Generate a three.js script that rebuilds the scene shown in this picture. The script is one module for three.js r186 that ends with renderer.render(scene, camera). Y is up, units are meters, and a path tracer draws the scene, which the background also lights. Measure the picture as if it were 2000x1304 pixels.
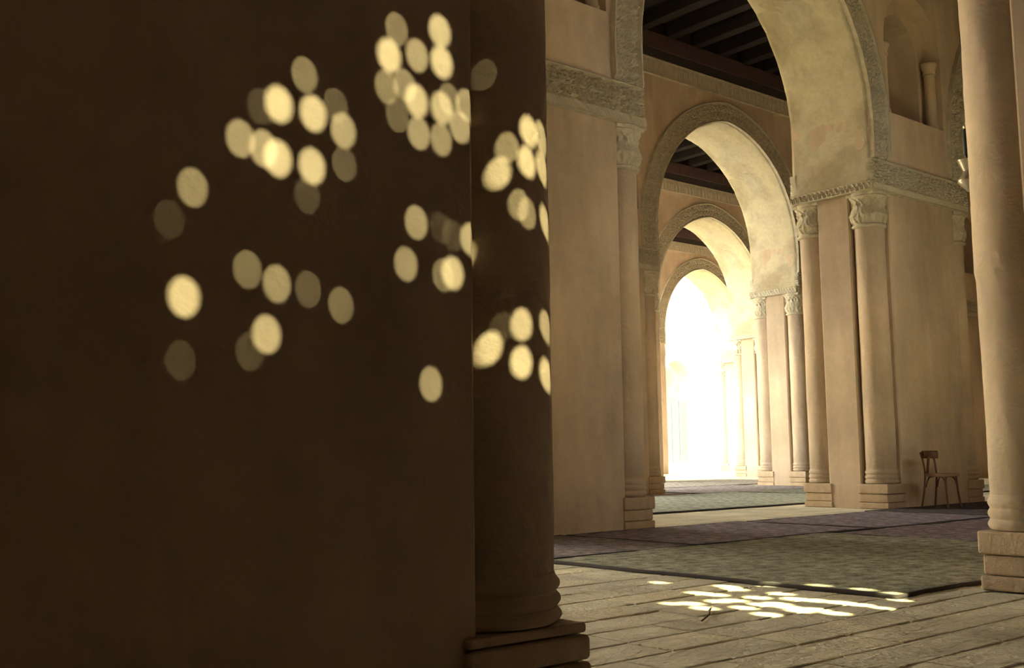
import * as THREE from 'three';
import { mergeGeometries, mergeVertices, toCreasedNormals } from 'three/addons/utils/BufferGeometryUtils.js';
import { RoundedBoxGeometry } from 'three/addons/geometries/RoundedBoxGeometry.js';
import { createNoise3D } from 'simplex-noise';

// ------------------------------------------------------------------ camera, sky, sun, exposure
// The arcades run along x; depth into the mosque runs along -z; y is up; metres.
const scene = new THREE.Scene();
const camera = new THREE.PerspectiveCamera(2 * Math.atan(652 / 2091.7) * 180 / Math.PI, 2000 / 1304, 0.05, 400);
camera.rotation.order = 'YXZ';
camera.rotation.set(6.394 * Math.PI / 180, -39.779 * Math.PI / 180, -0.755 * Math.PI / 180);
camera.position.set(0, 0.8, 0);
scene.add(camera);

const renderer = new THREE.WebGLRenderer({ antialias: true });
renderer.toneMapping = THREE.LinearToneMapping;
renderer.toneMappingExposure = 19.4;
renderer.shadowMap.enabled = true;
renderer.shadowMap.type = THREE.PCFSoftShadowMap;

const SUN_TO = new THREE.Vector3(-0.09, 0.8, 1).normalize();      // towards the sun: behind the camera, 38 degrees up
scene.background = new THREE.Color().setRGB(0.6, 0.595, 0.52);        // bright desert haze

const sun = new THREE.DirectionalLight(new THREE.Color(1, 0.92, 0.47), 3.6);
sun.target.position.set(10, 0, -10); scene.add(sun.target);
sun.position.copy(sun.target.position).addScaledVector(SUN_TO, 90);
sun.castShadow = true; sun.shadow.radius = 1.0;
sun.shadow.mapSize.set(4096, 4096);
Object.assign(sun.shadow.camera, { left: -70, right: 70, top: 60, bottom: -60, near: 1, far: 220 });
scene.add(sun);

// ------------------------------------------------------------------ small helpers
let seed = 20240611;
const rnd = () => { seed = (seed * 1664525 + 1013904223) >>> 0; return seed / 4294967296; };
const rr = (a, b) => a + (b - a) * rnd();
const n3 = createNoise3D(rnd);
const V = (lat, up, dep) => new THREE.Vector3(lat, up, -dep);
const used = {};
function numbered(n) { used[n] = (used[n] ?? -1) + 1; return used[n] ? n + '_' + String(used[n]).padStart(3, '0') : n; }
function tag(o, label, category, group, kind) {
  if (label) o.userData.label = label;
  if (category) o.userData.category = category;
  if (group) o.userData.group = group;
  if (kind) o.userData.kind = kind;
  return o;
}
function base(name, x, y, z, turn = 0) {
  const g = new THREE.Group(); g.name = numbered(name); g.position.set(x, y, z); g.rotation.y = turn; scene.add(g); return g;
}
function part(name, geo, mat, parent) {
  const m = new THREE.Mesh(geo, mat); m.name = name; m.castShadow = m.receiveShadow = true; parent.add(m); return m;
}
function struct(name, geo, mat, parent = scene) {
  const m = new THREE.Mesh(geo, mat); m.name = numbered(name); m.castShadow = m.receiveShadow = true; parent.add(m);
  if (parent === scene) m.userData.kind = 'structure';
  return m;
}
// uv in metres, taken from the face direction; keeps the vertex normals
function uvBox(g) {
  if (!g.attributes.normal) g.computeVertexNormals();
  g = g.index ? g.toNonIndexed() : g;
  const p = g.attributes.position, uv = new Float32Array(p.count * 2);
  const a = new THREE.Vector3(), b = new THREE.Vector3(), c = new THREE.Vector3();
  for (let i = 0; i < p.count; i += 3) {
    a.fromBufferAttribute(p, i); b.fromBufferAttribute(p, i + 1); c.fromBufferAttribute(p, i + 2);
    const n = b.clone().sub(a).cross(c.clone().sub(a));
    const ax = Math.abs(n.x), ay = Math.abs(n.y), az = Math.abs(n.z);
    for (let k = 0; k < 3; k++) {
      const x = p.getX(i + k), y = p.getY(i + k), z = p.getZ(i + k);
      const s = ay >= ax && ay >= az ? [x, z] : ax >= az ? [z, y] : [x, y];
      uv[(i + k) * 2] = s[0]; uv[(i + k) * 2 + 1] = s[1];
    }
  }
  g.setAttribute('uv', new THREE.BufferAttribute(uv, 2));
  return g;
}
const box = (w, h, d, x, y, z) => { const g = new THREE.BoxGeometry(w, h, d); g.translate(x, y, z); return g; };
const rbox = (w, h, d, x, y, z, r = 0.012) => { const g = new RoundedBoxGeometry(w, h, d, 2, r); g.translate(x, y, z); return g; };
const span = (x0, x1, y0, y1, d0, d1) => box(x1 - x0, y1 - y0, d1 - d0, (x0 + x1) / 2, (y0 + y1) / 2, -(d0 + d1) / 2);
function join(list) {
  return mergeGeometries(list.map((g) => { const q = uvBox(g); for (const k of Object.keys(q.attributes)) if (!['position', 'normal', 'uv'].includes(k)) q.deleteAttribute(k); return q; }));
}
function lathe(profile, seg = 40) { return uvBox(new THREE.LatheGeometry(profile.map(([r, y]) => new THREE.Vector2(r, y)), seg)); }
function tube(points, r, seg = 24, radial = 10) { return new THREE.TubeGeometry(new THREE.CatmullRomCurve3(points), seg, r, radial, false); }
function grid(nu, nv, f) {                                          // f(u, v) -> Vector3
  const pos = [], idx = [];
  for (let i = 0; i <= nu; i++) for (let j = 0; j <= nv; j++) { const p = f(i / nu, j / nv); pos.push(p.x, p.y, p.z); }
  for (let i = 0; i < nu; i++) for (let j = 0; j < nv; j++) {
    const a = i * (nv + 1) + j, b = a + nv + 1; idx.push(a, b, a + 1, b, b + 1, a + 1);
  }
  const g = new THREE.BufferGeometry();
  g.setAttribute('position', new THREE.Float32BufferAttribute(pos, 3)); g.setIndex(idx); g.computeVertexNormals();
  return g;
}

// ------------------------------------------------------------------ textures (grain, stains and wear only)
function lattice(n) { const a = new Float32Array(n * n); for (let i = 0; i < a.length; i++) a[i] = rnd(); return a; }
function octave(tab, n, x, y) {
  const xi = Math.floor(x), yi = Math.floor(y), fx = x - xi, fy = y - yi, s = fx * fx * (3 - 2 * fx), t = fy * fy * (3 - 2 * fy);
  const m = (v) => ((v % n) + n) % n, g = (i, j) => tab[m(j) * n + m(i)];
  return (g(xi, yi) * (1 - s) + g(xi + 1, yi) * s) * (1 - t) + (g(xi, yi + 1) * (1 - s) + g(xi + 1, yi + 1) * s) * t;
}
function fbm(S, cells, octs, gain = 0.5, sx = 1, sy = 1) {           // periodic noise image, 0..1 about 0.5
  const out = new Float32Array(S * S); let amp = 1, sum = 0;
  for (let o = 0; o < octs; o++) {
    const n = cells << o, nx = Math.max(1, Math.round(n * sx)), ny = Math.max(1, Math.round(n * sy)), N = Math.max(nx, ny), tab = lattice(N);
    for (let y = 0; y < S; y++) for (let x = 0; x < S; x++) {
      const fx = x / S * nx, fy = y / S * ny, xi = Math.floor(fx), yi = Math.floor(fy), a = fx - xi, b = fy - yi;
      const s = a * a * (3 - 2 * a), t = b * b * (3 - 2 * b), x1 = (xi + 1) % nx, y1 = (yi + 1) % ny;
      out[y * S + x] += amp * ((tab[yi * N + xi] * (1 - s) + tab[yi * N + x1] * s) * (1 - t) + (tab[y1 * N + xi] * (1 - s) + tab[y1 * N + x1] * s) * t);
    }
    sum += amp; amp *= gain;
  }
  for (let i = 0; i < out.length; i++) out[i] /= sum;
  return out;
}
const toS = (v) => { v = Math.min(1, Math.max(0, v)); return Math.round(255 * (v <= 0.0031308 ? 12.92 * v : 1.055 * v ** (1 / 2.4) - 0.055)); };
function colourMap(S, metres, f) {
  const d = new Uint8Array(S * S * 4);
  for (let i = 0; i < S * S; i++) { const c = f(i); d[i * 4] = toS(c[0]); d[i * 4 + 1] = toS(c[1]); d[i * 4 + 2] = toS(c[2]); d[i * 4 + 3] = 255; }
  const t = new THREE.DataTexture(d, S, S); t.colorSpace = THREE.SRGBColorSpace; return wrap(t, metres);
}
function wrap(t, metres) {
  t.wrapS = t.wrapT = THREE.RepeatWrapping; t.magFilter = THREE.LinearFilter; t.minFilter = THREE.LinearMipmapLinearFilter; t.generateMipmaps = true;
  t.repeat.set(1 / metres, 1 / metres); t.needsUpdate = true; return t;
}
function greyMap(S, metres, f) {
  const d = new Uint8Array(S * S * 4);
  for (let i = 0; i < S * S; i++) { const v = Math.round(255 * Math.min(1, Math.max(0, f(i)))); d[i * 4] = d[i * 4 + 1] = d[i * 4 + 2] = v; d[i * 4 + 3] = 255; }
  return wrap(new THREE.DataTexture(d, S, S), metres);
}
const mixc = (a, b, t) => [a[0] + (b[0] - a[0]) * t, a[1] + (b[1] - a[1]) * t, a[2] + (b[2] - a[2]) * t];
const clamp01 = (v) => Math.min(1, Math.max(0, v));
const S1 = 1024;
const cloudy = fbm(S1, 4, 6, 0.55), cloudy2 = fbm(S1, 3, 5, 0.55), grain = fbm(S1, 64, 4, 0.6), streak = fbm(S1, 4, 5, 0.6, 6, 1), coarse = fbm(S1, 10, 5, 0.6);
const PL = [0.645, 0.52, 0.40];
const plasterMap = colourMap(S1, 4.3, (i) => {
  const m = 0.80 + 0.42 * (cloudy[i] - 0.5) * 1.6 + 0.30 * (streak[i] - 0.5) + 0.14 * (grain[i] - 0.5) + 0.2;
  const c = mixc(PL, [0.60, 0.47, 0.33], clamp01((cloudy2[i] - 0.45) * 3));
  return c.map((v) => v * m);
});
const plasterBump = greyMap(S1, 1.7, (i) => 0.5 + 0.6 * (coarse[i] - 0.5) + 0.5 * (grain[i] - 0.5));
const soffitMap = colourMap(S1, 3.1, (i) => {
  const st = clamp01((cloudy[i] - 0.5) * 5), s2 = clamp01((coarse[i] - 0.5) * 4), s3 = clamp01((cloudy2[i] - 0.52) * 6);
  const c = mixc(mixc([0.68, 0.62, 0.46], [0.60, 0.56, 0.46], s3), [0.38, 0.31, 0.20], st * 0.7);
  const m = 0.95 + 0.22 * (grain[i] - 0.5) - 0.13 * s2;
  return c.map((v) => v * m);
});
const carvedMap = colourMap(512, 1.1, (i) => { const k = ((i / 512 | 0) * 2) * S1 + (i % 512) * 2, m = 0.82 + 0.5 * (coarse[k] - 0.5) + 0.25 * (grain[k] - 0.5); return [0.72 * m, 0.66 * m, 0.53 * m]; });
const stoneMap = colourMap(S1, 2.3, (i) => {
  const m = 0.82 + 0.5 * (coarse[i] - 0.5) + 0.4 * (cloudy[i] - 0.5) + 0.25 * (grain[i] - 0.5);
  const c = mixc([0.74, 0.70, 0.55], [0.60, 0.53, 0.38], clamp01((cloudy2[i] - 0.5) * 4));
  return c.map((v) => v * m);
});
const stoneBump = greyMap(S1, 1.3, (i) => 0.5 + 0.9 * (coarse[i] - 0.5) + 0.5 * (grain[i] - 0.5));
const woodMap = colourMap(512, 1.2, (i) => { const k = ((i / 512 | 0) * 2) * S1 + (i % 512) * 2, m = 0.6 + 0.9 * (streak[k] - 0.3); return [0.028 * m, 0.021 * m, 0.019 * m]; });
const pileBump = greyMap(512, 0.3, (i) => { const k = ((i / 512 | 0) * 2) * S1 + (i % 512) * 2; return 0.5 + 1.2 * (grain[k] - 0.5); });
const pileTone = greyMap(512, 0.7, (i) => { const k = ((i / 512 | 0) * 2) * S1 + (i % 512) * 2; return 0.78 + 0.7 * (coarse[k] - 0.5) + 0.5 * (grain[k] - 0.5); });
pileTone.colorSpace = THREE.SRGBColorSpace;

const std = (o) => new THREE.MeshStandardMaterial({ roughness: 0.92, metalness: 0, ...o });
const M = {
  plaster: std({ map: plasterMap, bumpMap: plasterBump, bumpScale: 0.004 }),
  soffit: std({ map: soffitMap, bumpMap: plasterBump, bumpScale: 0.009 }),
  carved: std({ map: carvedMap, bumpMap: plasterBump, bumpScale: 0.008 }),
  shaft: std({ map: plasterMap, bumpMap: plasterBump, bumpScale: 0.008, roughness: 0.8 }),
  stone: std({ map: plasterMap, color: new THREE.Color().setRGB(0.92, 0.88, 0.82), bumpMap: stoneBump, bumpScale: 0.012, roughness: 0.85 }),
  floor: std({ map: stoneMap, color: new THREE.Color().setRGB(1.2, 1.2, 1.2), bumpMap: stoneBump, bumpScale: 0.02, roughness: 0.8 }),
  slabs: [1.08, 1.18, 1.26, 1.14].map((v, i) => std({ map: stoneMap, color: new THREE.Color().setRGB(v, v * (i === 2 ? 0.97 : 1), v * (i === 2 ? 0.93 : 1)), bumpMap: stoneBump, bumpScale: 0.018, roughness: 0.72 })),
  wood: std({ map: woodMap, roughness: 0.8 }),
  red: std({ color: new THREE.Color().setRGB(0.085, 0.048, 0.052), roughness: 0.85, bumpMap: plasterBump, bumpScale: 0.006 }),
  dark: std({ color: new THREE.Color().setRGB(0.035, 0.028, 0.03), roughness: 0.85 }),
  matting: std({ color: new THREE.Color().setRGB(0.06, 0.03, 0.03), roughness: 1 }),
  binding: std({ color: new THREE.Color().setRGB(0.05, 0.042, 0.045), roughness: 1 }),
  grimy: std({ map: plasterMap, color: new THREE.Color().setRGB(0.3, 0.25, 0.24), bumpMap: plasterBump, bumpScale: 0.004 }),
  grille: std({ color: new THREE.Color().setRGB(0.35, 0.28, 0.2) }),
  sand: std({ map: stoneMap, color: new THREE.Color().setRGB(0.36, 0.34, 0.3), roughness: 0.95 }),
};

// ------------------------------------------------------------------ the regular plan
const W = 2.576, D = 1.278, HS = 4.36, TOP = 9.3, FRIEZE = 0.45;   // pier width and depth, springing, wall top, carved band
const S0 = 4.6;                                                     // clear span of an arch
// right end of the left pier, left end of the right pier, front face, for the five arcades from the near one on
const ROWS = [[1.851, 6.018, 1.77], [8.51, 13.11, 7.936], [15.717, 20.362, 14.32], [22.75, 27.55, 20.72], [29.87, 34.4, 26.95]];
const LEFT_END = -16, RIGHT_END = 52, BACK = -3.2, COURT = 11.4, COURT_FAR = 24.5, WELL = -17;   // the court opens behind the third arcade left of COURT, behind the fourth left of COURT_FAR
                  // inner faces of the outer walls

// carved plaster: scrolls, leaves and pierced grounds as real relief, s along the band, t across it
function scroll(s, t, w, fold = 1) {
  const p = w * 0.72, k = Math.floor(s / p), x = (s / p - k - 0.5) * p, y = (t - w * 0.5) * (k & 1 ? 1 : -1) + w * 0.06, r = Math.hypot(x, y), th = Math.atan2(y, x);
  const ring = Math.exp(-(((r - 0.30 * w) / (0.045 * w)) ** 2));
  const leaf = Math.max(0, Math.cos(2.5 * th + 0.6)) * Math.exp(-(((r - 0.15 * w) / (0.085 * w)) ** 2));
  const eye = Math.exp(-((r / (0.04 * w)) ** 2)) * 0.7;
  const q = n3(s * 13 * fold, t * 13 * fold, 3.7), vein = Math.max(0, 1 - Math.abs(q) * 4.2) * 0.55, nick = n3(s * 30, t * 30, 9.1) * 0.1;
  return THREE.MathUtils.smoothstep(Math.max(ring, leaf, eye, vein * (r > 0.34 * w ? 1.3 : 0.6)), 0.22, 0.5) * (0.86 + nick);
}
function twoRows(s, t, w) { const h = w / 2, k = t < h ? 0 : 1; return Math.abs(t - h) < 0.006 ? 0.9 : scroll(s + k * 0.06, t - k * h, h, 1.6); }
function bandHeight(s, t, w) {                                      // scrolls between two fillets
  const e = Math.min(t, w - t);
  if (e < 0.028) return 0.052 + 0.004 * n3(s * 5, t * 20, 1);
  if (e < 0.05) return 0.003;
  return -0.012 + 0.062 * twoRows(s, t - 0.05, w - 0.1);
}
function friezeHeight(s, t, w) {                                    // twisted border below, scrolls above, a fillet on top
  if (t < 0.016) return 0.05;
  if (t < 0.105) { const u = ((s + (t - 0.016) * 0.9) / 0.055) % 1; return 0.008 + 0.034 * Math.abs(Math.sin(Math.PI * u)) + 0.004 * n3(s * 30, t * 30, 4); }
  if (t < 0.122) return 0.026;
  if (t > w - 0.025) return 0.045 + 0.005 * n3(s * 6, t * 20, 2);
  return -0.012 + 0.066 * twoRows(s, t - 0.122, w - 0.147);
}
function zigzagHeight(s, t, w) {
  if (t < 0.02 || t > w - 0.018) return 0.026;
  const u = Math.abs(((s / 0.075) % 1 + 1) % 1 - 0.5) * 2, v = (t - 0.02) / (w - 0.038);
  return 0.005 + 0.02 * (Math.abs(u - v) < 0.24 ? 1 : 0.1);
}
function leafHeight(s, t, w) {                                      // upright leaves of a cornice
  if (t < 0.02 || t > w - 0.02) return 0.03;
  const p = 0.15, x = Math.abs((s / p) % 1 - 0.5) * 2, v = (t - 0.02) / (w - 0.04), half = 0.86 * Math.sqrt(Math.max(0, 1 - (v * 1.02) ** 3));
  const rim = Math.exp(-(((x - half) / 0.16) ** 2)), mid = Math.exp(-((x / 0.13) ** 2)) * (v < 0.8 ? 1 : 0);
  return 0.004 + 0.03 * Math.min(1, Math.max(rim, mid) + 0.16 * n3(s * 30, t * 30, 6));
}
// a strip of relief over frame(s) = { o, t, n }: origin, direction across, outward normal; its edges turn back into the wall
function relief(frame, L, w, step, height, lift = 0.014) {
  const nu = Math.max(4, Math.round(L / step)), nv = Math.max(4, Math.round(w / step));
  return grid(nu + 2, nv + 2, (u, v) => {
    const i = u * (nu + 2) - 1, j = v * (nv + 2) - 1, edge = i < 0 || j < 0 || i > nu || j > nv;
    const s = THREE.MathUtils.clamp(i / nu, 0, 1) * L, t = THREE.MathUtils.clamp(j / nv, 0, 1) * w, f = frame(s);
    return f.o.clone().addScaledVector(f.t, t).addScaledVector(f.n, edge ? -0.06 : lift + Math.min(height(s, t, w), 0.018 + Math.min(s, L - s) * 0.8));
  });
}
const straight = (x0, y0, z0, sx, sz, nx, nz) => (s) => ({ o: new THREE.Vector3(x0 + sx * s, y0, z0 + sz * s), t: new THREE.Vector3(0, 1, 0), n: new THREE.Vector3(nx, 0, nz) });

// ------------------------------------------------------------------ engaged columns
function capitalGeo(R) {                                            // bell of outlined leaves under a small abacus; y from 0 to 0.5
  const prof = [[0, 1.0], [0.012, 1.14], [0.03, 1.17], [0.048, 1.12], [0.058, 1.0], [0.09, 1.1], [0.14, 1.2], [0.19, 1.2], [0.25, 1.08], [0.30, 1.0], [0.35, 1.0], [0.395, 1.1], [0.43, 1.24], [0.45, 1.3], [0.452, 1.2], [0.5, 1.22]];
  const rad = (y) => { let k = 1; while (k < prof.length - 1 && prof[k][0] < y) k++; const [a, b] = [prof[k - 1], prof[k]]; return R * THREE.MathUtils.lerp(a[1], b[1], clamp01((y - a[0]) / (b[0] - a[0]))); };
  const g = grid(96, 64, (u, v) => {
    const th = u * Math.PI * 2, y = v * 0.5; let r = rad(y);
    if (y > 0.065 && y < 0.44) {
      for (const [count, shift, foot, tip] of [[6, 0, 0.065, 0.40], [6, Math.PI / 6, 0.16, 0.44]]) {
        const p = Math.PI * 2 / count, d = Math.abs((((th - shift) / p) % 1 + 1.5) % 1 - 0.5) * 2, vv = (y - foot) / (tip - foot);
        if (vv < 0 || vv > 1) continue;
        const half = 0.8 * Math.sqrt(Math.max(0, 1 - (2 * vv - 0.85) ** 2)) * (1 - 0.25 * vv);
        r += 0.020 * Math.exp(-(((d - half) / 0.14) ** 2)) + 0.012 * Math.exp(-((d / 0.12) ** 2)) * (vv < 0.75 ? 1 : 0);
      }
    }
    return new THREE.Vector3(Math.cos(th) * r, y, -Math.sin(th) * r);
  });
  const ab = rbox(R * 2.1, 0.05, R * 2.1, 0, 0.475, 0, 0.01);
  return join([mergeVertices(g), ab]);
}
function ringsGeo(R, h) {                                           // three rolls between fillets, y from 0 to h
  const pr = [[R * 0.98, 0]], n = 3;
  for (let k = 0; k < n; k++) {
    const y0 = h * (0.02 + k * 0.31), hh = h * 0.27, out = R * (0.1 - 0.01 * k);
    for (let i = 0; i <= 8; i++) { const a = Math.PI * i / 8; pr.push([R + out * (0.35 + 0.65 * Math.sin(a)), y0 + hh * i / 8]); }
    pr.push([R * 1.02, y0 + hh + h * 0.015]);
  }
  pr.push([R, h]);
  return lathe(pr, 56);
}
function shaftGeo(R, h, coat) {
  return uvBox(grid(56, 70, (u, v) => {
    const th = u * Math.PI * 2, c = Math.cos(th), s = Math.sin(th), y = v * h;
    let r = R * (1 - 0.015 * v) + 0.0035 * n3(c * 1.3, y * 1.5, s * 1.3) + 0.0015 * n3(c * 5, y * 7, s * 5);
    if (coat) r += 0.008 * THREE.MathUtils.smoothstep(y + 0.03 * n3(c * 3, y * 4, s * 3 + 5), coat - 0.02, coat + 0.02);
    return new THREE.Vector3(c * r, y, -s * r);
  }));
}
function makePier({ coat = 0, notch = 0.38, R = 0.205, a = 0.19, hp = 0.335, rings = 0.2, band = true, courses = [[0.2, 0.335, 0.03], [0.085, 0.2, 0.012], [0, 0.085, 0.026]] }) {
  const g = new THREE.Group();
  const w = W / 2, d = D / 2, n = notch, b = 0.018;
  const sh = new THREE.Shape();
  const corner = (sx, sz) => [[sx * (w - n), sz * (d)], [sx * (w - n), sz * (d - n)], [sx * w, sz * (d - n)]];
  const loop = [...corner(1, -1), ...corner(1, 1).reverse(), ...corner(-1, 1), ...corner(-1, -1).reverse()];
  const chamfered = [];                                             // outer arrises cut back a little
  loop.forEach(([x, z], i) => {
    const p = loop[(i + 11) % 12], q = loop[(i + 1) % 12];
    if (i % 3 === 1) chamfered.push([x, z]);
    else for (const o of [p, q]) { const L = Math.hypot(o[0] - x, o[1] - z); chamfered.push([x + (o[0] - x) / L * b, z + (o[1] - z) / L * b]); }
  });
  chamfered.forEach(([x, z], i) => (i ? sh.lineTo(x, -z) : sh.moveTo(x, -z)));
  const core = new THREE.ExtrudeGeometry(sh, { depth: HS, bevelEnabled: false, steps: 1 }); core.rotateX(-Math.PI / 2);
  part('pier_body', uvBox(core), M.plaster, g);
  // wall over the pier, pierced by a small pointed window with a stepped reveal
  const holed = (half, z0, z1) => {
    const s = new THREE.Shape([new THREE.Vector2(-w, HS), new THREE.Vector2(w, HS), new THREE.Vector2(w, TOP), new THREE.Vector2(-w, TOP)]);
    const h = new THREE.Path(), ys = 6.65, c = 0.1, r = half + c;
    h.moveTo(-half, 5.58); h.lineTo(-half, ys);
    for (let i = 1; i <= 20; i++) { const an = Math.acos(c / r) * i / 20; h.lineTo(c - r * Math.cos(an), ys + r * Math.sin(an)); }
    for (let i = 19; i >= 0; i--) { const an = Math.acos(c / r) * i / 20; h.lineTo(-c + r * Math.cos(an), ys + r * Math.sin(an)); }
    h.lineTo(half, 5.58); h.closePath(); s.holes.push(h);
    const e = new THREE.ExtrudeGeometry(s, { depth: z1 - z0, bevelEnabled: false, curveSegments: 4 }); e.translate(0, 0, z0); return e;
  };
  part('upper_wall', join([holed(0.78, d - 0.25, d), holed(0.55, -d + 0.3, d - 0.25), box(W, TOP - HS, 0.3, 0, (TOP + HS) / 2, -d + 0.15)]), M.plaster, g);
  for (const sx of [-1, 1]) {
    const c = part('window_colonnette', lathe([[0.1, 0], [0.1, 0.06], [0.085, 0.08], [0.08, 0.12], [0.08, 0.86], [0.1, 0.88], [0.095, 0.9], [0.085, 0.93], [0.12, 1.03], [0.12, 1.07], [0, 1.07]], 20), M.shaft, g);
    c.position.set(sx * 0.665, 5.58, d - 0.12);
  }
  for (const sx of [-1, 1]) for (const sz of [1, -1]) {
    const course = ([y0, y1, e]) => { const s = n + 0.05 + e, cs = (e - n - 0.05) / 2; return uvBox(rbox(s, y1 - y0 - 0.004, s, sx * cs, (y0 + y1) / 2, sz * cs, Math.min(0.014, (y1 - y0) * 0.3))); };
    const ped = part('pedestal', course(courses[0]), M.stone, g);
    ped.position.set(sx * w, 0, sz * d);
    for (const q of courses.slice(1)) part('pedestal_block', course(q), M.stone, ped);
    const col = part('column', shaftGeo(R, HS - hp - rings - 0.5, coat), M.shaft, g);
    col.position.set(sx * (w - a), hp + rings, sz * (d - a));
    const ring = part('column_base', ringsGeo(R, rings), M.shaft, col); ring.position.y = -rings;
    const cap = part('capital', capitalGeo(R), M.carved, col); cap.position.y = HS - hp - rings - 0.5;
  }
  if (band) {
    const f = uvBox(relief(straight(-w - 0.03, HS, d, 1, 0, 0, 1), W + 0.06, FRIEZE, 0.0105, friezeHeight));
    part('carved_frieze', f, M.carved, g);
    const fb = part('carved_frieze', f, M.carved, g); fb.rotation.y = Math.PI;
    const z = uvBox(relief(straight(w + 0.04, HS, d + 0.02, 0, -1, 1, 0), D + 0.04, 0.135, 0.0125, zigzagHeight));
    part('zigzag_moulding', z, M.carved, g);
    const zb = part('zigzag_moulding', z, M.carved, g); zb.rotation.y = Math.PI;
  }
  return g;
}

const pierProto = makePier({});
function addPier(proto, rightEnd, front, label, group) {
  const p = proto.clone(); p.name = numbered('masonry_pier'); scene.add(p);
  p.position.set(rightEnd - W / 2, 0, -(front + D / 2));
  return tag(p, label, 'pillar', group, 'thing');
}
const R = ROWS;
const PIERS = [                                                     // [proto, right end, front face, label]
  [makePier({ notch: 0.293, R: 0.178, a: 0.158, hp: 0.386, rings: 0.122, band: false, courses: [[0.357, 0.386, 0.024], [0.292, 0.357, 0.032], [0.2, 0.292, 0.034], [0, 0.2, 0.03]] }), R[0][0], 2.0, 'huge near pier in deep shade, dappled with small round spots of sunlight'],
  [makePier({ coat: 1.25, notch: 0.335, R: 0.19, a: 0.172, band: false }), R[0][1] + W, R[0][2], 'near pier at the right edge, one warmly lit corner column on a stepped pedestal'],
  [pierProto, R[1][0], R[1][2], 'evenly lit pier with a carved band, directly right of the dark spotted pier'],
  [pierProto, R[1][1] + W, R[1][2], 'broad pier with two corner columns, the bentwood chair standing against it'],
  [pierProto, R[2][0], R[2][2], 'narrow sliver of pier at the left rim of the glaring opening'],
  [pierProto, R[2][1] + W, R[2][2], 'pale brightly lit pier with two columns, right of the glaring opening'],
  [pierProto, R[2][1] + W + 7.1, R[2][2], 'distant brown pier glimpsed in the gap between the chair and the near right column'],
  [pierProto, R[3][1] + W, R[3][2], 'almost white overexposed pier with columns standing inside the glaring opening'],
  [pierProto, R[4][1] + W, R[4][2], 'washed out farthest pier, a faint strip at the courtyard end of the glaring opening'],
];
for (const [proto, right, front, label] of PIERS) addPier(proto, right, front, label);

// ------------------------------------------------------------------ pointed, slightly horseshoe arches
const CEN = 0.264, YC = 5.3;
function intrados(u, grow = 0, half = S0 / 2) {                      // u 0..1 from the left springing over the apex to the right one
  const r = half + CEN + grow, leg = YC - HS, an = Math.acos(CEN / r), arc = r * an, L = leg + arc;
  const side = u < 0.5 ? -1 : 1, s = (u < 0.5 ? u : 1 - u) * 2 * L;
  if (s < leg) { const h = (leg - s) / leg; return new THREE.Vector2(side * (half + grow - 0.055 * h * h), HS + s); }
  const q = (s - leg) / r; return new THREE.Vector2(side * (r * Math.cos(q) - CEN), YC + r * Math.sin(q));
}
function makeArch() {
  const g = new THREE.Group(), d = D / 2 - 0.006, N = 96;
  const sh = new THREE.Shape(); sh.moveTo(-S0 / 2 - 0.05, HS); sh.lineTo(-S0 / 2 - 0.02, HS);
  for (let i = 0; i <= N; i++) { const p = intrados(i / N, 0.022); sh.lineTo(p.x, p.y); }
  sh.lineTo(S0 / 2 + 0.05, HS); sh.lineTo(S0 / 2 + 0.05, TOP); sh.lineTo(-S0 / 2 - 0.05, TOP);
  const e = new THREE.ExtrudeGeometry(sh, { depth: 2 * d, bevelEnabled: false }); e.translate(0, 0, -d);
  part('spandrel', uvBox(e), M.plaster, g);
  // plastered soffit: an uneven lining with ragged edges
  const nv = 26, so = grid(150, nv + 2, (u, v) => {
    const j = v * (nv + 2) - 1, out = j < 0 || j > nv, t = THREE.MathUtils.clamp(j / nv, 0, 1), p = intrados(u), c = intrados(u, 0.03);
    if (out) return new THREE.Vector3(c.x, c.y, (j < 0 ? 1 : -1) * (d + 0.004));
    const z = d - t * 2 * d, edge = Math.min(t, 1 - t) * 2 * d, k = 0.012 * n3(p.x * 1.4, p.y * 1.4, z * 2) + 0.007 * n3(p.x * 5, p.y * 5, z * 5) + (edge < 0.04 ? -0.008 + 0.012 * n3(p.x * 7, p.y * 7, 5) : 0);
    return new THREE.Vector3(p.x + (c.x - p.x) / 0.03 * -k * 0.6, p.y + (c.y - p.y) / 0.03 * -k * 0.6, z);
  });
  part('soffit', uvBox(so), M.soffit, g);
  const w = 0.44, u0 = 0.045, len = 8.75;
  const av = relief((s) => {
    const u = u0 + (1 - 2 * u0) * s / len, a = intrados(u, 0.012), b = intrados(u, 0.452);
    return { o: new THREE.Vector3(a.x, a.y, d), t: new THREE.Vector3(b.x - a.x, b.y - a.y, 0).divideScalar(w), n: new THREE.Vector3(0, 0, 1) };
  }, len, w, 0.0125, bandHeight, 0.02);
  part('carved_archivolt', uvBox(av), M.carved, g);
  return g;
}
const archProto = makeArch();
function addArch(lat0, lat1, front, label) {
  const o = archProto.clone(); o.name = numbered('pointed_arch'); scene.add(o);
  o.position.set((lat0 + lat1) / 2, 0, -(front + D / 2)); o.scale.x = (lat1 - lat0) / S0;
  return tag(o, label, 'arch', undefined, 'thing');
}
addArch(R[1][0], R[1][1], R[1][2], 'largest nearest pointed arch with a stained soffit, cut by the top of the picture');
addArch(R[1][1] + W, R[1][1] + W + 4.6, R[1][2], 'arch springing right behind the hanging lamp, its carved edge partly hidden by the near column');
addArch(R[2][0], R[2][1], R[2][2], 'second pointed arch, wholly seen, pale soffit and carved border under dark timber ceiling');
addArch(R[3][0], R[3][1], R[3][2], 'third pointed arch with a bright soffit, seen inside the second arch');
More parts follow.
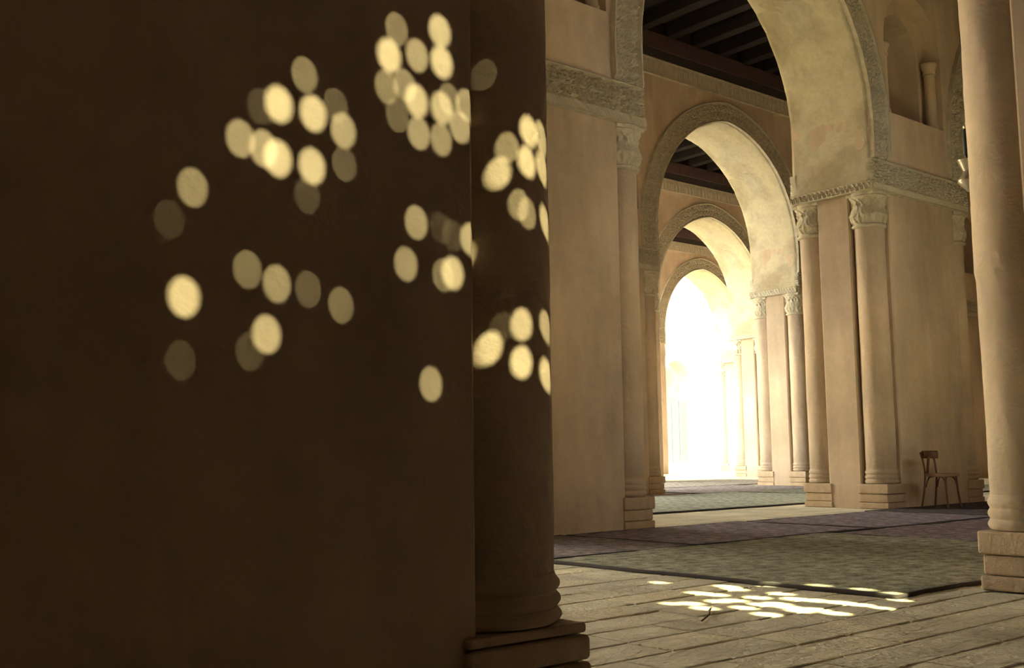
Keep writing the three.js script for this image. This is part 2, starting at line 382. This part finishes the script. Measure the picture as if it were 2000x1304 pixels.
addArch(R[4][0], R[4][1], R[4][2], 'farthest pointed arch, faint pale outline round the white courtyard opening');

// the bays that the picture does not show, plain
const taken = new Set(['1:0', '1:1', '2:0', '3:0', '4:0']);
const pierTaken = new Set(['0:0', '0:1', '1:0', '1:1', '2:0', '2:1', '2:2', '3:1', '4:1']);
R.forEach(([lr, rl, front], k) => {
  const solid = k === 0 ? [span(LEFT_END, -0.9, 0, TOP, front, front + D)] : k === 2 ? [span(LEFT_END, -5.5, 0, TOP, front + 0.02, front + D - 0.02)] : [];
  const pitch = 7.1, west = k > 3 ? COURT_FAR : k > 2 ? COURT : k ? LEFT_END : -0.9, list = [...solid], end = (i) => (i <= 0 ? lr + i * pitch : rl + W + (i - 1) * pitch);
  for (let i = -9; i < 10; i++) {
    const r = end(i), next = end(i + 1) - W;
    if (r > west && r - W < RIGHT_END) {
      const a = Math.max(r - W, west), b = Math.min(r, RIGHT_END);
      if (!pierTaken.has(k + ':' + i)) list.push(span(a, b, 0, TOP, front, front + D));
      else if (i === 0 && k === 0) list.length += 0;
    }
    if (next > west + 1 && r < RIGHT_END - 1 && !taken.has(k + ':' + i)) {
      const a = Math.max(r, west), b = Math.min(next, RIGHT_END), mid = (r + next) / 2, s = new THREE.Shape();
      if (a !== r || b !== next) { list.push(span(a, b, 0, TOP, front, front + D)); continue; }
      s.moveTo(a, HS); for (let n = 0; n <= 28; n++) { const p = intrados(n / 28, 0.02, (next - r) / 2); s.lineTo(mid + p.x, p.y); }
      s.lineTo(b, HS); s.lineTo(b, TOP); s.lineTo(a, TOP);
      const e = new THREE.ExtrudeGeometry(s, { depth: D, bevelEnabled: false }); e.translate(0, 0, -front - D); list.push(e);
    }
  }
  for (const g of list) struct('wall_arcade', uvBox(g), M.plaster);
});

// ------------------------------------------------------------------ cornices under the ceiling of the second, third and fourth arcades
for (const k of [2, 3, 4]) {
  const x0 = R[k][0] - 3, L = 14, z = -R[k][2];
  const g = base('trim', 0, 0, 0); g.userData.kind = 'structure';
  part('carved_cornice', uvBox(relief(straight(x0, 8.42, z, 1, 0, 0, 1), L, 0.36, k === 2 ? 0.017 : 0.024, leafHeight, 0.02)), M.carved, g);
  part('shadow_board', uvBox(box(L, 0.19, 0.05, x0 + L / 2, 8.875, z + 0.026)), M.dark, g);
  for (let i = 0; i < 7; i++) part('painted_board', uvBox(rbox(L / 7 - 0.012, 0.33, 0.09, x0 + L / 7 * (i + 0.5), 9.135, z + 0.046, 0.01)), M.red, g);
}

// ------------------------------------------------------------------ ceiling, outer walls, ground
const FAR = R[4][2] + D;
const MID = R[2][2] + D, MID2 = R[3][2] + D;
const ceiling = struct('ceiling', join([span(LEFT_END - 1, RIGHT_END + 1, TOP + 0.32, TOP + 0.6, BACK - 1, R[0][2] + D), span(WELL, RIGHT_END + 1, TOP + 0.32, TOP + 0.6, R[0][2] + D, R[1][2]), span(LEFT_END - 1, RIGHT_END + 1, TOP + 0.32, TOP + 0.6, R[1][2], MID), span(COURT - 0.5, RIGHT_END + 1, TOP + 0.32, TOP + 0.6, MID, MID2), span(COURT_FAR - 0.5, RIGHT_END + 1, TOP + 0.32, TOP + 0.6, MID2, FAR)]), M.wood);
for (const [k, n] of [[1, 17], [2, 14], [3, 10]]) {
  const d0 = R[k][2] + D, d1 = R[k + 1][2];
  for (let i = 0; i < n; i++) {
    const b = part('ceiling_beam', uvBox(rbox(0.24, 0.3, d1 - d0, R[k][1] - 3.4 + i * 0.82, TOP + 0.17, -(d0 + d1) / 2, 0.02)), M.wood, ceiling);
  }
}
for (const [k] of R.entries()) {                                    // plain top courses that carry the ceiling
  struct('wall_top_course', uvBox(span(k > 3 ? COURT_FAR : k > 2 ? COURT : LEFT_END, RIGHT_END, TOP, TOP + 0.33, R[k][2] + 0.02, R[k][2] + D - 0.02)), M.wood);
}
struct('wall_left', join([span(LEFT_END - 1, LEFT_END, 0, TOP + 0.4, R[0][2] + D, MID), span(-1.7, -0.9, 0, TOP + 0.4, BACK - 0.3, R[0][2] + D)]), M.plaster);
struct('wall_court_side', join([span(COURT - 0.5, COURT + 0.5, 8.2, TOP + 0.33, MID, MID2), span(COURT - 0.5, COURT + 0.5, 0, 8.2, R[3][2], MID2), span(COURT_FAR - 0.5, COURT_FAR + 0.5, 8.2, TOP + 0.33, MID2, FAR), span(COURT_FAR - 0.5, COURT_FAR + 0.5, 0, 8.2, R[4][2], FAR)]), M.plaster);
struct('wall_right', uvBox(span(RIGHT_END, RIGHT_END + 1, 0, TOP + 0.4, BACK - 1, FAR)), M.plaster);

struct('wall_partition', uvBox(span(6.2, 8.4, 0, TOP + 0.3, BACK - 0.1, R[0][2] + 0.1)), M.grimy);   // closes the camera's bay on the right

struct('wall_partition', uvBox(span(6.2, 7.0, 0, TOP + 0.3, R[1][2] + D - 0.02, R[2][2] + 0.02)), M.plaster);   // joins two piers behind the evenly lit one

// back wall, behind the camera: a row of grille windows high up and a tall doorway to the right
const WIN = [[0.05, 1.55, 4.95, 6.45], [3.55, 5.0, 4.95, 6.65]];
const OPEN = [[9.2, 10.5], [11.2, 12.5]].map(([a, b]) => [a, b, 4.4, 6.0]);
{
  const s = new THREE.Shape([new THREE.Vector2(LEFT_END - 1, -0.2), new THREE.Vector2(RIGHT_END + 1, -0.2), new THREE.Vector2(RIGHT_END + 1, TOP + 0.4), new THREE.Vector2(LEFT_END - 1, TOP + 0.4)]);
  for (const [a, b, c, d] of [...WIN, ...OPEN]) {
    const h = new THREE.Path(); h.moveTo(a, c); h.lineTo(a, d); h.lineTo(b, d); h.lineTo(b, c); h.closePath(); s.holes.push(h);
  }
  // thin around the grilles so that the sun reaches them: the wall is 0.3 m thick here
  const e = new THREE.ExtrudeGeometry(s, { depth: 0.3, bevelEnabled: false }); e.translate(0, 0, -BACK);
  struct('wall_back', uvBox(e), M.grimy);
}
// perforated plaster screens; each opening is [x, y, radius] in metres
const PIN=[[0.862,5.939,0.0063],[0.985,5.965,0.0100],[0.841,5.871,0.0115],[0.919,5.889,0.0085],[0.990,5.889,0.0112],[0.834,5.795,0.0068],[0.884,5.808,0.0073],[0.917,5.779,0.0109],[0.863,5.733,0.0051],[0.923,5.703,0.0081],[0.989,5.776,0.0103],[1.011,5.802,0.0063],[1.063,5.798,0.0081],[0.987,5.699,0.0077],[1.044,5.740,0.0085],[0.624,5.777,0.0063],[0.564,5.699,0.0115],[0.646,5.695,0.0109],[0.522,5.685,0.0036],[0.701,5.724,0.0045],[0.721,5.671,0.0085],[0.478,5.609,0.0077],[0.530,5.597,0.0085],[0.563,5.582,0.0109],[0.644,5.578,0.0103],[0.724,5.596,0.0045],[0.633,5.511,0.0036],[0.378,5.491,0.0068],[0.332,5.420,0.0028],[0.365,5.271,0.0106],[0.498,5.338,0.0057],[0.564,5.315,0.0075],[0.637,5.310,0.0043],[0.717,5.282,0.0056],[0.542,5.208,0.0093],[0.505,5.171,0.0036],[0.361,5.146,0.0030],[0.915,5.490,0.0077],[0.886,5.390,0.0075],[0.983,5.488,0.0030],[1.019,5.472,0.0036],[1.073,5.469,0.0089],[1.018,5.382,0.0100],[0.991,5.374,0.0057],[0.954,5.119,0.0075],[1.126,5.899,0.0036],[1.157,5.640,0.0109],[1.180,5.699,0.0073],[1.249,5.749,0.0114],[1.240,5.667,0.0115],[1.303,5.757,0.0100],[1.306,5.682,0.0109],[1.211,5.554,0.0068],[1.239,5.536,0.0068],[1.320,5.551,0.0103],[1.130,5.217,0.0115],[1.163,5.257,0.0033],[1.217,5.258,0.0103],[1.215,5.166,0.0114],[1.308,5.271,0.0089],[1.307,5.151,0.0112]];
const HOLES=[[4.418,5.824,0.041],[4.066,5.589,0.041],[4.250,5.577,0.041],[4.466,5.578,0.041],[4.793,5.578,0.041],[4.061,5.427,0.041],[4.150,5.397,0.041],[3.899,5.418,0.041],[4.386,5.341,0.041],[4.356,5.431,0.041],[4.445,5.142,0.041],[4.419,5.233,0.041],[4.431,5.027,0.028],[3.813,5.243,0.041],[4.036,5.209,0.041],[4.127,5.186,0.041],[4.100,5.069,0.041],[4.823,5.346,0.041],[4.800,5.179,0.041],[4.732,5.093,0.028],[4.682,5.795,0.028],[4.092,5.304,0.041],[4.305,6.254,0.028],[4.130,5.856,0.041],[4.162,5.767,0.041],[3.805,5.660,0.041],[3.727,5.718,0.028],[3.723,5.521,0.041],[4.475,5.922,0.041],[3.978,5.621,0.041]];

function screenWindow([a, b, c, d], holes, seg) {
  const g = base('window', 0, 0, 0); g.userData.kind = 'structure';
  const s = new THREE.Shape([new THREE.Vector2(a - 0.05, c - 0.05), new THREE.Vector2(b + 0.05, c - 0.05), new THREE.Vector2(b + 0.05, d + 0.05), new THREE.Vector2(a - 0.05, d + 0.05)]);
  for (const [x, y, r] of holes) { const h = new THREE.Path(); for (let i = 0; i < seg; i++) { const t = -i / seg * Math.PI * 2; i ? h.lineTo(x + r * Math.cos(t), y + r * Math.sin(t)) : h.moveTo(x + r, y); } h.closePath(); s.holes.push(h); }
  const e = new THREE.ExtrudeGeometry(s, { depth: 0.003, bevelEnabled: false }); e.translate(0, 0, -BACK - 0.005);
  part('perforated_screen', uvBox(e), M.grille, g);
  const t = 0.07, fr = [box(b - a + 2 * t, t, 0.06, (a + b) / 2, c - t / 2, -BACK - 0.03), box(b - a + 2 * t, t, 0.06, (a + b) / 2, d + t / 2, -BACK - 0.03), box(t, d - c, 0.06, a - t / 2, (c + d) / 2, -BACK - 0.03), box(t, d - c, 0.06, b + t / 2, (c + d) / 2, -BACK - 0.03)];
  part('window_frame', join(fr), M.plaster, g);
}
screenWindow(WIN[0], PIN, 14);
screenWindow(WIN[1], HOLES, 20);

// ground outside and the courtyard beyond the last arcade
struct('ground', uvBox(span(-70, 120, -0.6, -0.1, -60, 110)), M.sand);
struct('courtyard_paving', join([span(LEFT_END - 1, COURT - 0.5, -0.1, 0, MID, MID2), span(LEFT_END - 1, COURT_FAR - 0.5, -0.1, 0, MID2, FAR), span(LEFT_END - 1, RIGHT_END + 45, -0.1, 0, FAR, 49)]), M.sand);
{
  const s = new THREE.Shape([new THREE.Vector2(LEFT_END - 1, 0), new THREE.Vector2(RIGHT_END + 45, 0), new THREE.Vector2(RIGHT_END + 45, 11), new THREE.Vector2(LEFT_END - 1, 11)]);
  for (let i = -9; i < 6; i++) {
    const m = 55.4 + i * 6.2; if (m - 3 < LEFT_END || m + 3 > RIGHT_END + 44) continue;
    const h = new THREE.Path(), half = 1.6; h.moveTo(m - half, 0.01); h.lineTo(m - half, 4.2);
    for (let n = 0; n <= 24; n++) { const p = intrados(n / 24, 0, half); h.lineTo(m + p.x, p.y - 0.1); }
    h.lineTo(m + half, 0.01); h.closePath(); s.holes.push(h);
  }
  const e = new THREE.ExtrudeGeometry(s, { depth: 1.2, bevelEnabled: false }); e.translate(0, 0, -50.2);
  struct('wall_courtyard', uvBox(e), M.plaster);
  struct('wall_courtyard_rear', uvBox(span(LEFT_END - 1, RIGHT_END + 45, 0, 11, 53, 54)), M.plaster);
  const dg = base('door', 55.4, 0, -49.6); dg.userData.kind = 'structure';
  const blue = std({ color: new THREE.Color().setRGB(0.026, 0.036, 0.05) });
  for (let i = 0; i < 4; i++) part('door_plank', uvBox(rbox(0.74, 4.3, 0.07, (i - 1.5) * 0.76, 2.15, 0, 0.012)), blue, dg);
}

// ------------------------------------------------------------------ floor: worn flagstones near the camera, one stone bed beyond
const floor = struct('floor', join([span(LEFT_END - 1, RIGHT_END + 1, -0.1, -0.007, BACK - 1, 6.3), span(LEFT_END - 1, RIGHT_END + 1, -0.1, -0.002, 6.3, MID), span(COURT - 0.5, RIGHT_END + 1, -0.1, -0.002, MID, MID2), span(COURT_FAR - 0.5, RIGHT_END + 1, -0.1, -0.002, MID2, FAR)]), M.floor);
struct('floor_matting', uvBox(span(-0.9, 14, -0.01, 0.006, BACK, 0.85)), M.matting);
const CARPETS = [                                                   // [lat0, lat1, dep0, dep1, thickness, colour, label]
  [5.33, 8.87, 3.21, 6.05, 0.02, [0.53, 0.52, 0.39], 'large grey green carpet, the speckled patch of sunlight touching its near corner'],
  [3.6, 7.06, 6.13, 7.80, 0.014, [0.44, 0.36, 0.38], 'muted purple carpet beside the spotted dark pier, behind the green carpet'],
  [7.13, 9.76, 6.13, 7.79, 0.014, [0.50, 0.42, 0.53], 'violet carpet in the middle, its left part in shadow, behind the green carpet'],
  [9.83, 12.40, 6.07, 7.74, 0.014, [0.50, 0.42, 0.53], 'violet carpet before the broad pier, bordering the dark strip under the chair'],
  [8.92, 12.3, 3.3, 5.98, 0.014, [0.40, 0.31, 0.36], 'maroon purple carpet right of the green one, running behind the near right pedestal'],
  [12.46, 17.6, 5.6, 7.86, 0.012, [0.13, 0.11, 0.13], 'very dark carpet strip that the bentwood chair stands on'],
  [10.2, 16.6, 9.66, 13.3, 0.022, [0.72, 0.78, 0.68], 'pale green carpet beyond the nearest arch with a dark front edge'],
  [16.7, 22.4, 9.66, 13.3, 0.02, [0.58, 0.64, 0.57], 'pale green carpet seen past the chair pier in the gap at the right'],
  [11.2, 15.4, 13.36, 14.2, 0.014, [0.58, 0.38, 0.36], 'narrow pinkish carpet at the foot of the left sliver of pier'],
  [15.9, 20.2, 13.36, 16.2, 0.014, [0.58, 0.55, 0.61], 'lavender carpet beside the pale pier, under the second arch'],
  [17.5, 24.0, 16.26, 19.6, 0.014, [0.72, 0.70, 0.67], 'whitish overexposed carpet at the far end of the bright floor'],
];
const carpetEdge = (k, q) => 0.022 * n3(q * 0.7, k * 9.1, 2.2) + 0.007 * n3(q * 7, k * 5.3, 8.8);
function carpetGeo(l0, l1, d0, d1, h) {
  const nx = 60, nz = 40, edge = carpetEdge;
  return uvBox(grid(nx + 2, nz + 2, (u, v) => {
    const i = u * (nx + 2) - 1, j = v * (nz + 2) - 1, rim = i < 0 || j < 0 || i > nx || j > nz;
    const a = clamp01(i / nx), b = clamp01(j / nz), x = l0 + (l1 - l0) * a, z = d0 + (d1 - d0) * b;
    const px = x + edge(1, z) * (1 - a) + edge(2, z) * a, pz = z + edge(3, x) * (1 - b) + edge(4, x) * b;
    const y = rim ? -0.003 : h + 0.004 * n3(x * 1.1, z * 1.1, 4) + 0.0025 * n3(x * 5, z * 5, 6);
    return new THREE.Vector3(px, y, -pz);
  }));
}
for (const [l0, l1, d0, d1, h, c, label] of CARPETS) {
  const m = std({ color: new THREE.Color().setRGB(...c), map: pileTone, bumpMap: pileBump, bumpScale: 0.012, roughness: 1 });
  const cx = (l0 + l1) / 2, cz = (d0 + d1) / 2, o = part('carpet', carpetGeo(l0 - cx, l1 - cx, d0 - cz, d1 - cz, h), m, scene);
  o.name = numbered('carpet'); o.position.set(cx, 0, -cz); tag(o, label, 'carpet');
  const hx = (l1 - l0) / 2, hz = (d1 - d0) / 2, ring = [];
  const at = (i, a, b) => new THREE.Vector3(a + carpetEdge(i < 2 ? i + 1 : 0, b) * (i < 2 ? 1 : 0), h * 0.45, -(b + (i > 1 ? carpetEdge(i + 1, a) : 0)));
  for (let i = 0; i <= 60; i++) ring.push(at(2, -hx + 2 * hx * i / 60, -hz));
  for (let i = 1; i <= 40; i++) ring.push(at(1, hx, -hz + 2 * hz * i / 40));
  for (let i = 1; i <= 60; i++) ring.push(at(3, hx - 2 * hx * i / 60, hz));
  for (let i = 1; i < 40; i++) ring.push(at(0, -hx, hz - 2 * hz * i / 40));
  const b = [new THREE.TubeGeometry(new THREE.CatmullRomCurve3(ring, true), 400, h * 0.5 + 0.004, 6, true)];
  part('carpet_binding', join(b), M.binding, o);
}
{
  const th = 39.779 * Math.PI / 180, geos = [0, 1, 2, 3].map(() => null);
  const hidden = (x, d) => (x < 1.9 && d > 1.9) || CARPETS.some(([a, b, c, e]) => x > a + 0.3 && x < b - 0.3 && d > c + 0.2 && d < e - 0.2) || (x > 6.1 && d < 2.9);
  let made = 0;
  for (let row = 0; row < 26; row++) {
    const pitch = 0.265, d0 = 0.1 + row * pitch; let x = 1.2 - rnd() * 0.5;
    while (x < 9.3) {
      const L = rr(0.32, 0.58), cx = x + L / 2, cd = d0 + pitch / 2, fw = cx * Math.sin(th) + cd * Math.cos(th), rt = cx * Math.cos(th) - cd * Math.sin(th);
      x += L;
      const px = rt / fw * 2091, top = 880 + 0.8 * 2091 / fw;
      if (fw < 3.5 || fw > 9.2 || px < -160 || px > 1090 || top > 1380 || cd > 6.4 || made >= 300 || hidden(cx, cd)) continue;
      const gap = 0.009, w = L - gap, dd = pitch - gap, h = 0.05;
      const g = new RoundedBoxGeometry(w, h, dd, 1, 0.009), p = g.attributes.position;
      const sk = rr(-0.012, 0.012), sk2 = rr(-0.012, 0.012), dip = rr(-0.0025, 0.002), tx = rr(-0.003, 0.003), tz = rr(-0.002, 0.002);
      for (let i = 0; i < p.count; i++) {
        const X = p.getX(i) / w, Z = p.getZ(i) / dd; 
        p.setX(i, p.getX(i) + sk * Z); p.setZ(i, p.getZ(i) + sk2 * X);
        if (p.getY(i) > 0) p.setY(i, p.getY(i) + dip + tx * X + tz * Z);
      }
      g.computeVertexNormals(); g.translate(cx, -0.005 - h / 2 + 0.004, -cd);
      part('paving_slab', uvBox(g), M.slabs[Math.floor(rnd() * 4)], floor); made++;
    }
  }
  console.log('paving slabs', made);
}

// ------------------------------------------------------------------ bentwood chair against the broad pier
{
  const c = base('bentwood_chair', 13.62, 0.019, -7.44); c.scale.set(0.86, 0.99, 0.78);
  tag(c, 'brown bentwood cafe chair with a curved back rail, its back to the broad pier', 'chair');
  const wood = std({ color: new THREE.Color().setRGB(0.13, 0.06, 0.032), roughness: 0.45 }), pale = std({ color: new THREE.Color().setRGB(0.3, 0.19, 0.11), roughness: 0.5 });
  const s = new THREE.Shape(); s.moveTo(-0.17, -0.19); s.quadraticCurveTo(0, -0.225, 0.17, -0.19); s.quadraticCurveTo(0.215, 0, 0.205, 0.17); s.quadraticCurveTo(0.2, 0.215, 0.14, 0.22); s.quadraticCurveTo(0, 0.235, -0.14, 0.22); s.quadraticCurveTo(-0.2, 0.215, -0.205, 0.17); s.quadraticCurveTo(-0.215, 0, -0.17, -0.19);
  const seat = new THREE.ExtrudeGeometry(s, { depth: 0.022, bevelEnabled: true, bevelSize: 0.012, bevelThickness: 0.01, bevelSegments: 3, curveSegments: 16 });
  seat.rotateX(Math.PI / 2); seat.translate(0, 0.445, 0);
  part('seat', seat, pale, c);
  for (const x of [-1, 1]) {
    part('leg', tube([new THREE.Vector3(x * 0.165, 0.43, 0.17), new THREE.Vector3(x * 0.178, 0.2, 0.185), new THREE.Vector3(x * 0.2, 0, 0.215)], 0.0165, 16), wood, c);
    part('leg', tube([new THREE.Vector3(x * 0.205, 0, -0.26), new THREE.Vector3(x * 0.18, 0.22, -0.215), new THREE.Vector3(x * 0.17, 0.43, -0.19), new THREE.Vector3(x * 0.172, 0.58, -0.205), new THREE.Vector3(x * 0.18, 0.74, -0.25)], 0.0165, 30), wood, c);
    for (const z of [1, -1]) {
      part('brace', tube([new THREE.Vector3(x * 0.172, 0.27, z * 0.18), new THREE.Vector3(x * 0.15, 0.35, z * 0.165), new THREE.Vector3(x * 0.11, 0.405, z * 0.155), new THREE.Vector3(x * 0.05, 0.415, z * 0.15)], 0.010, 14, 8), wood, c);
      part('brace', tube([new THREE.Vector3(x * 0.172, 0.27, z * 0.18), new THREE.Vector3(x * 0.165, 0.35, z * 0.155), new THREE.Vector3(x * 0.155, 0.405, z * 0.11), new THREE.Vector3(x * 0.15, 0.415, z * 0.05)], 0.010, 14, 8), wood, c);
    }
  }
  const rail = grid(28, 8, (u, v) => {                               // broad curved rail that wraps forward at its ends
    const a = (u - 0.5) * 2, t = v * Math.PI * 2, x = 0.215 * Math.sin(a * 1.25) / Math.sin(1.25), z = -0.275 + 0.10 * (1 - Math.cos(a * 1.25)) / (1 - Math.cos(1.25));
    return new THREE.Vector3(x, 0.71 + 0.052 * Math.sin(t) - 0.004 * Math.abs(a), z + 0.011 * Math.cos(t));
  });
  part('back_rail', rail, wood, c);
  part('back_splat', (() => { const g = rbox(0.075, 0.25, 0.012, 0, 0, 0, 0.005); g.rotateX(0.17); g.translate(0, 0.56, -0.235); return g; })(), wood, c);
}

// ------------------------------------------------------------------ hanging lamp beside the near right column
{
  const l = base('hanging_lamp', 13.0, 4.03, -6.5);
  tag(l, 'small shiny metal lamp with flared cup and belly, hanging beside the near right column', 'lamp');
  const metal = new THREE.MeshStandardMaterial({ color: new THREE.Color().setRGB(0.75, 0.7, 0.6), metalness: 0.85, roughness: 0.28 }), black = std({ color: new THREE.Color().setRGB(0.02, 0.018, 0.016), roughness: 0.5 });
  part('bowl', lathe([[0.0, 0], [0.03, 0.005], [0.045, 0.03], [0.09, 0.075], [0.138, 0.125], [0.132, 0.16], [0.095, 0.21], [0.07, 0.25], [0.064, 0.268]], 40), metal, l);
  part('cup', lathe([[0.064, 0.268], [0.075, 0.29], [0.1, 0.345], [0.128, 0.40], [0.134, 0.405], [0.128, 0.412], [0.118, 0.40], [0.07, 0.3], [0.0, 0.29]], 40), metal, l);
  part('holder', lathe([[0.0, 0.29], [0.03, 0.30], [0.03, 0.46], [0.05, 0.47], [0.05, 0.80], [0.03, 0.82], [0.0, 0.82]], 24), black, l);
  part('finial', lathe([[0.012, 0.81], [0.035, 0.83], [0.035, 0.86], [0.012, 0.88], [0.012, 0.9]], 24), metal, l);
  part('suspension_rod', lathe([[0.009, 0.88], [0.009, TOP + 0.32 - 4.03]], 10), black, l);
}
// ------------------------------------------------------------------ a twig on the paving
{
  const o = part('twig', tube([new THREE.Vector3(0, 0.006, 0), new THREE.Vector3(0.14, 0.012, -0.075), new THREE.Vector3(0.26, 0.009, -0.17), new THREE.Vector3(0.4, 0.008, -0.27)], 0.004, 24, 7), std({ color: new THREE.Color().setRGB(0.09, 0.06, 0.035) }), scene);
  o.position.set(3.98, 0.002, -3.41); o.name = numbered('twig'); tag(o, 'thin dark twig lying on the paving below the speckled patch of sunlight', 'twig');
}

renderer.render(scene, camera);
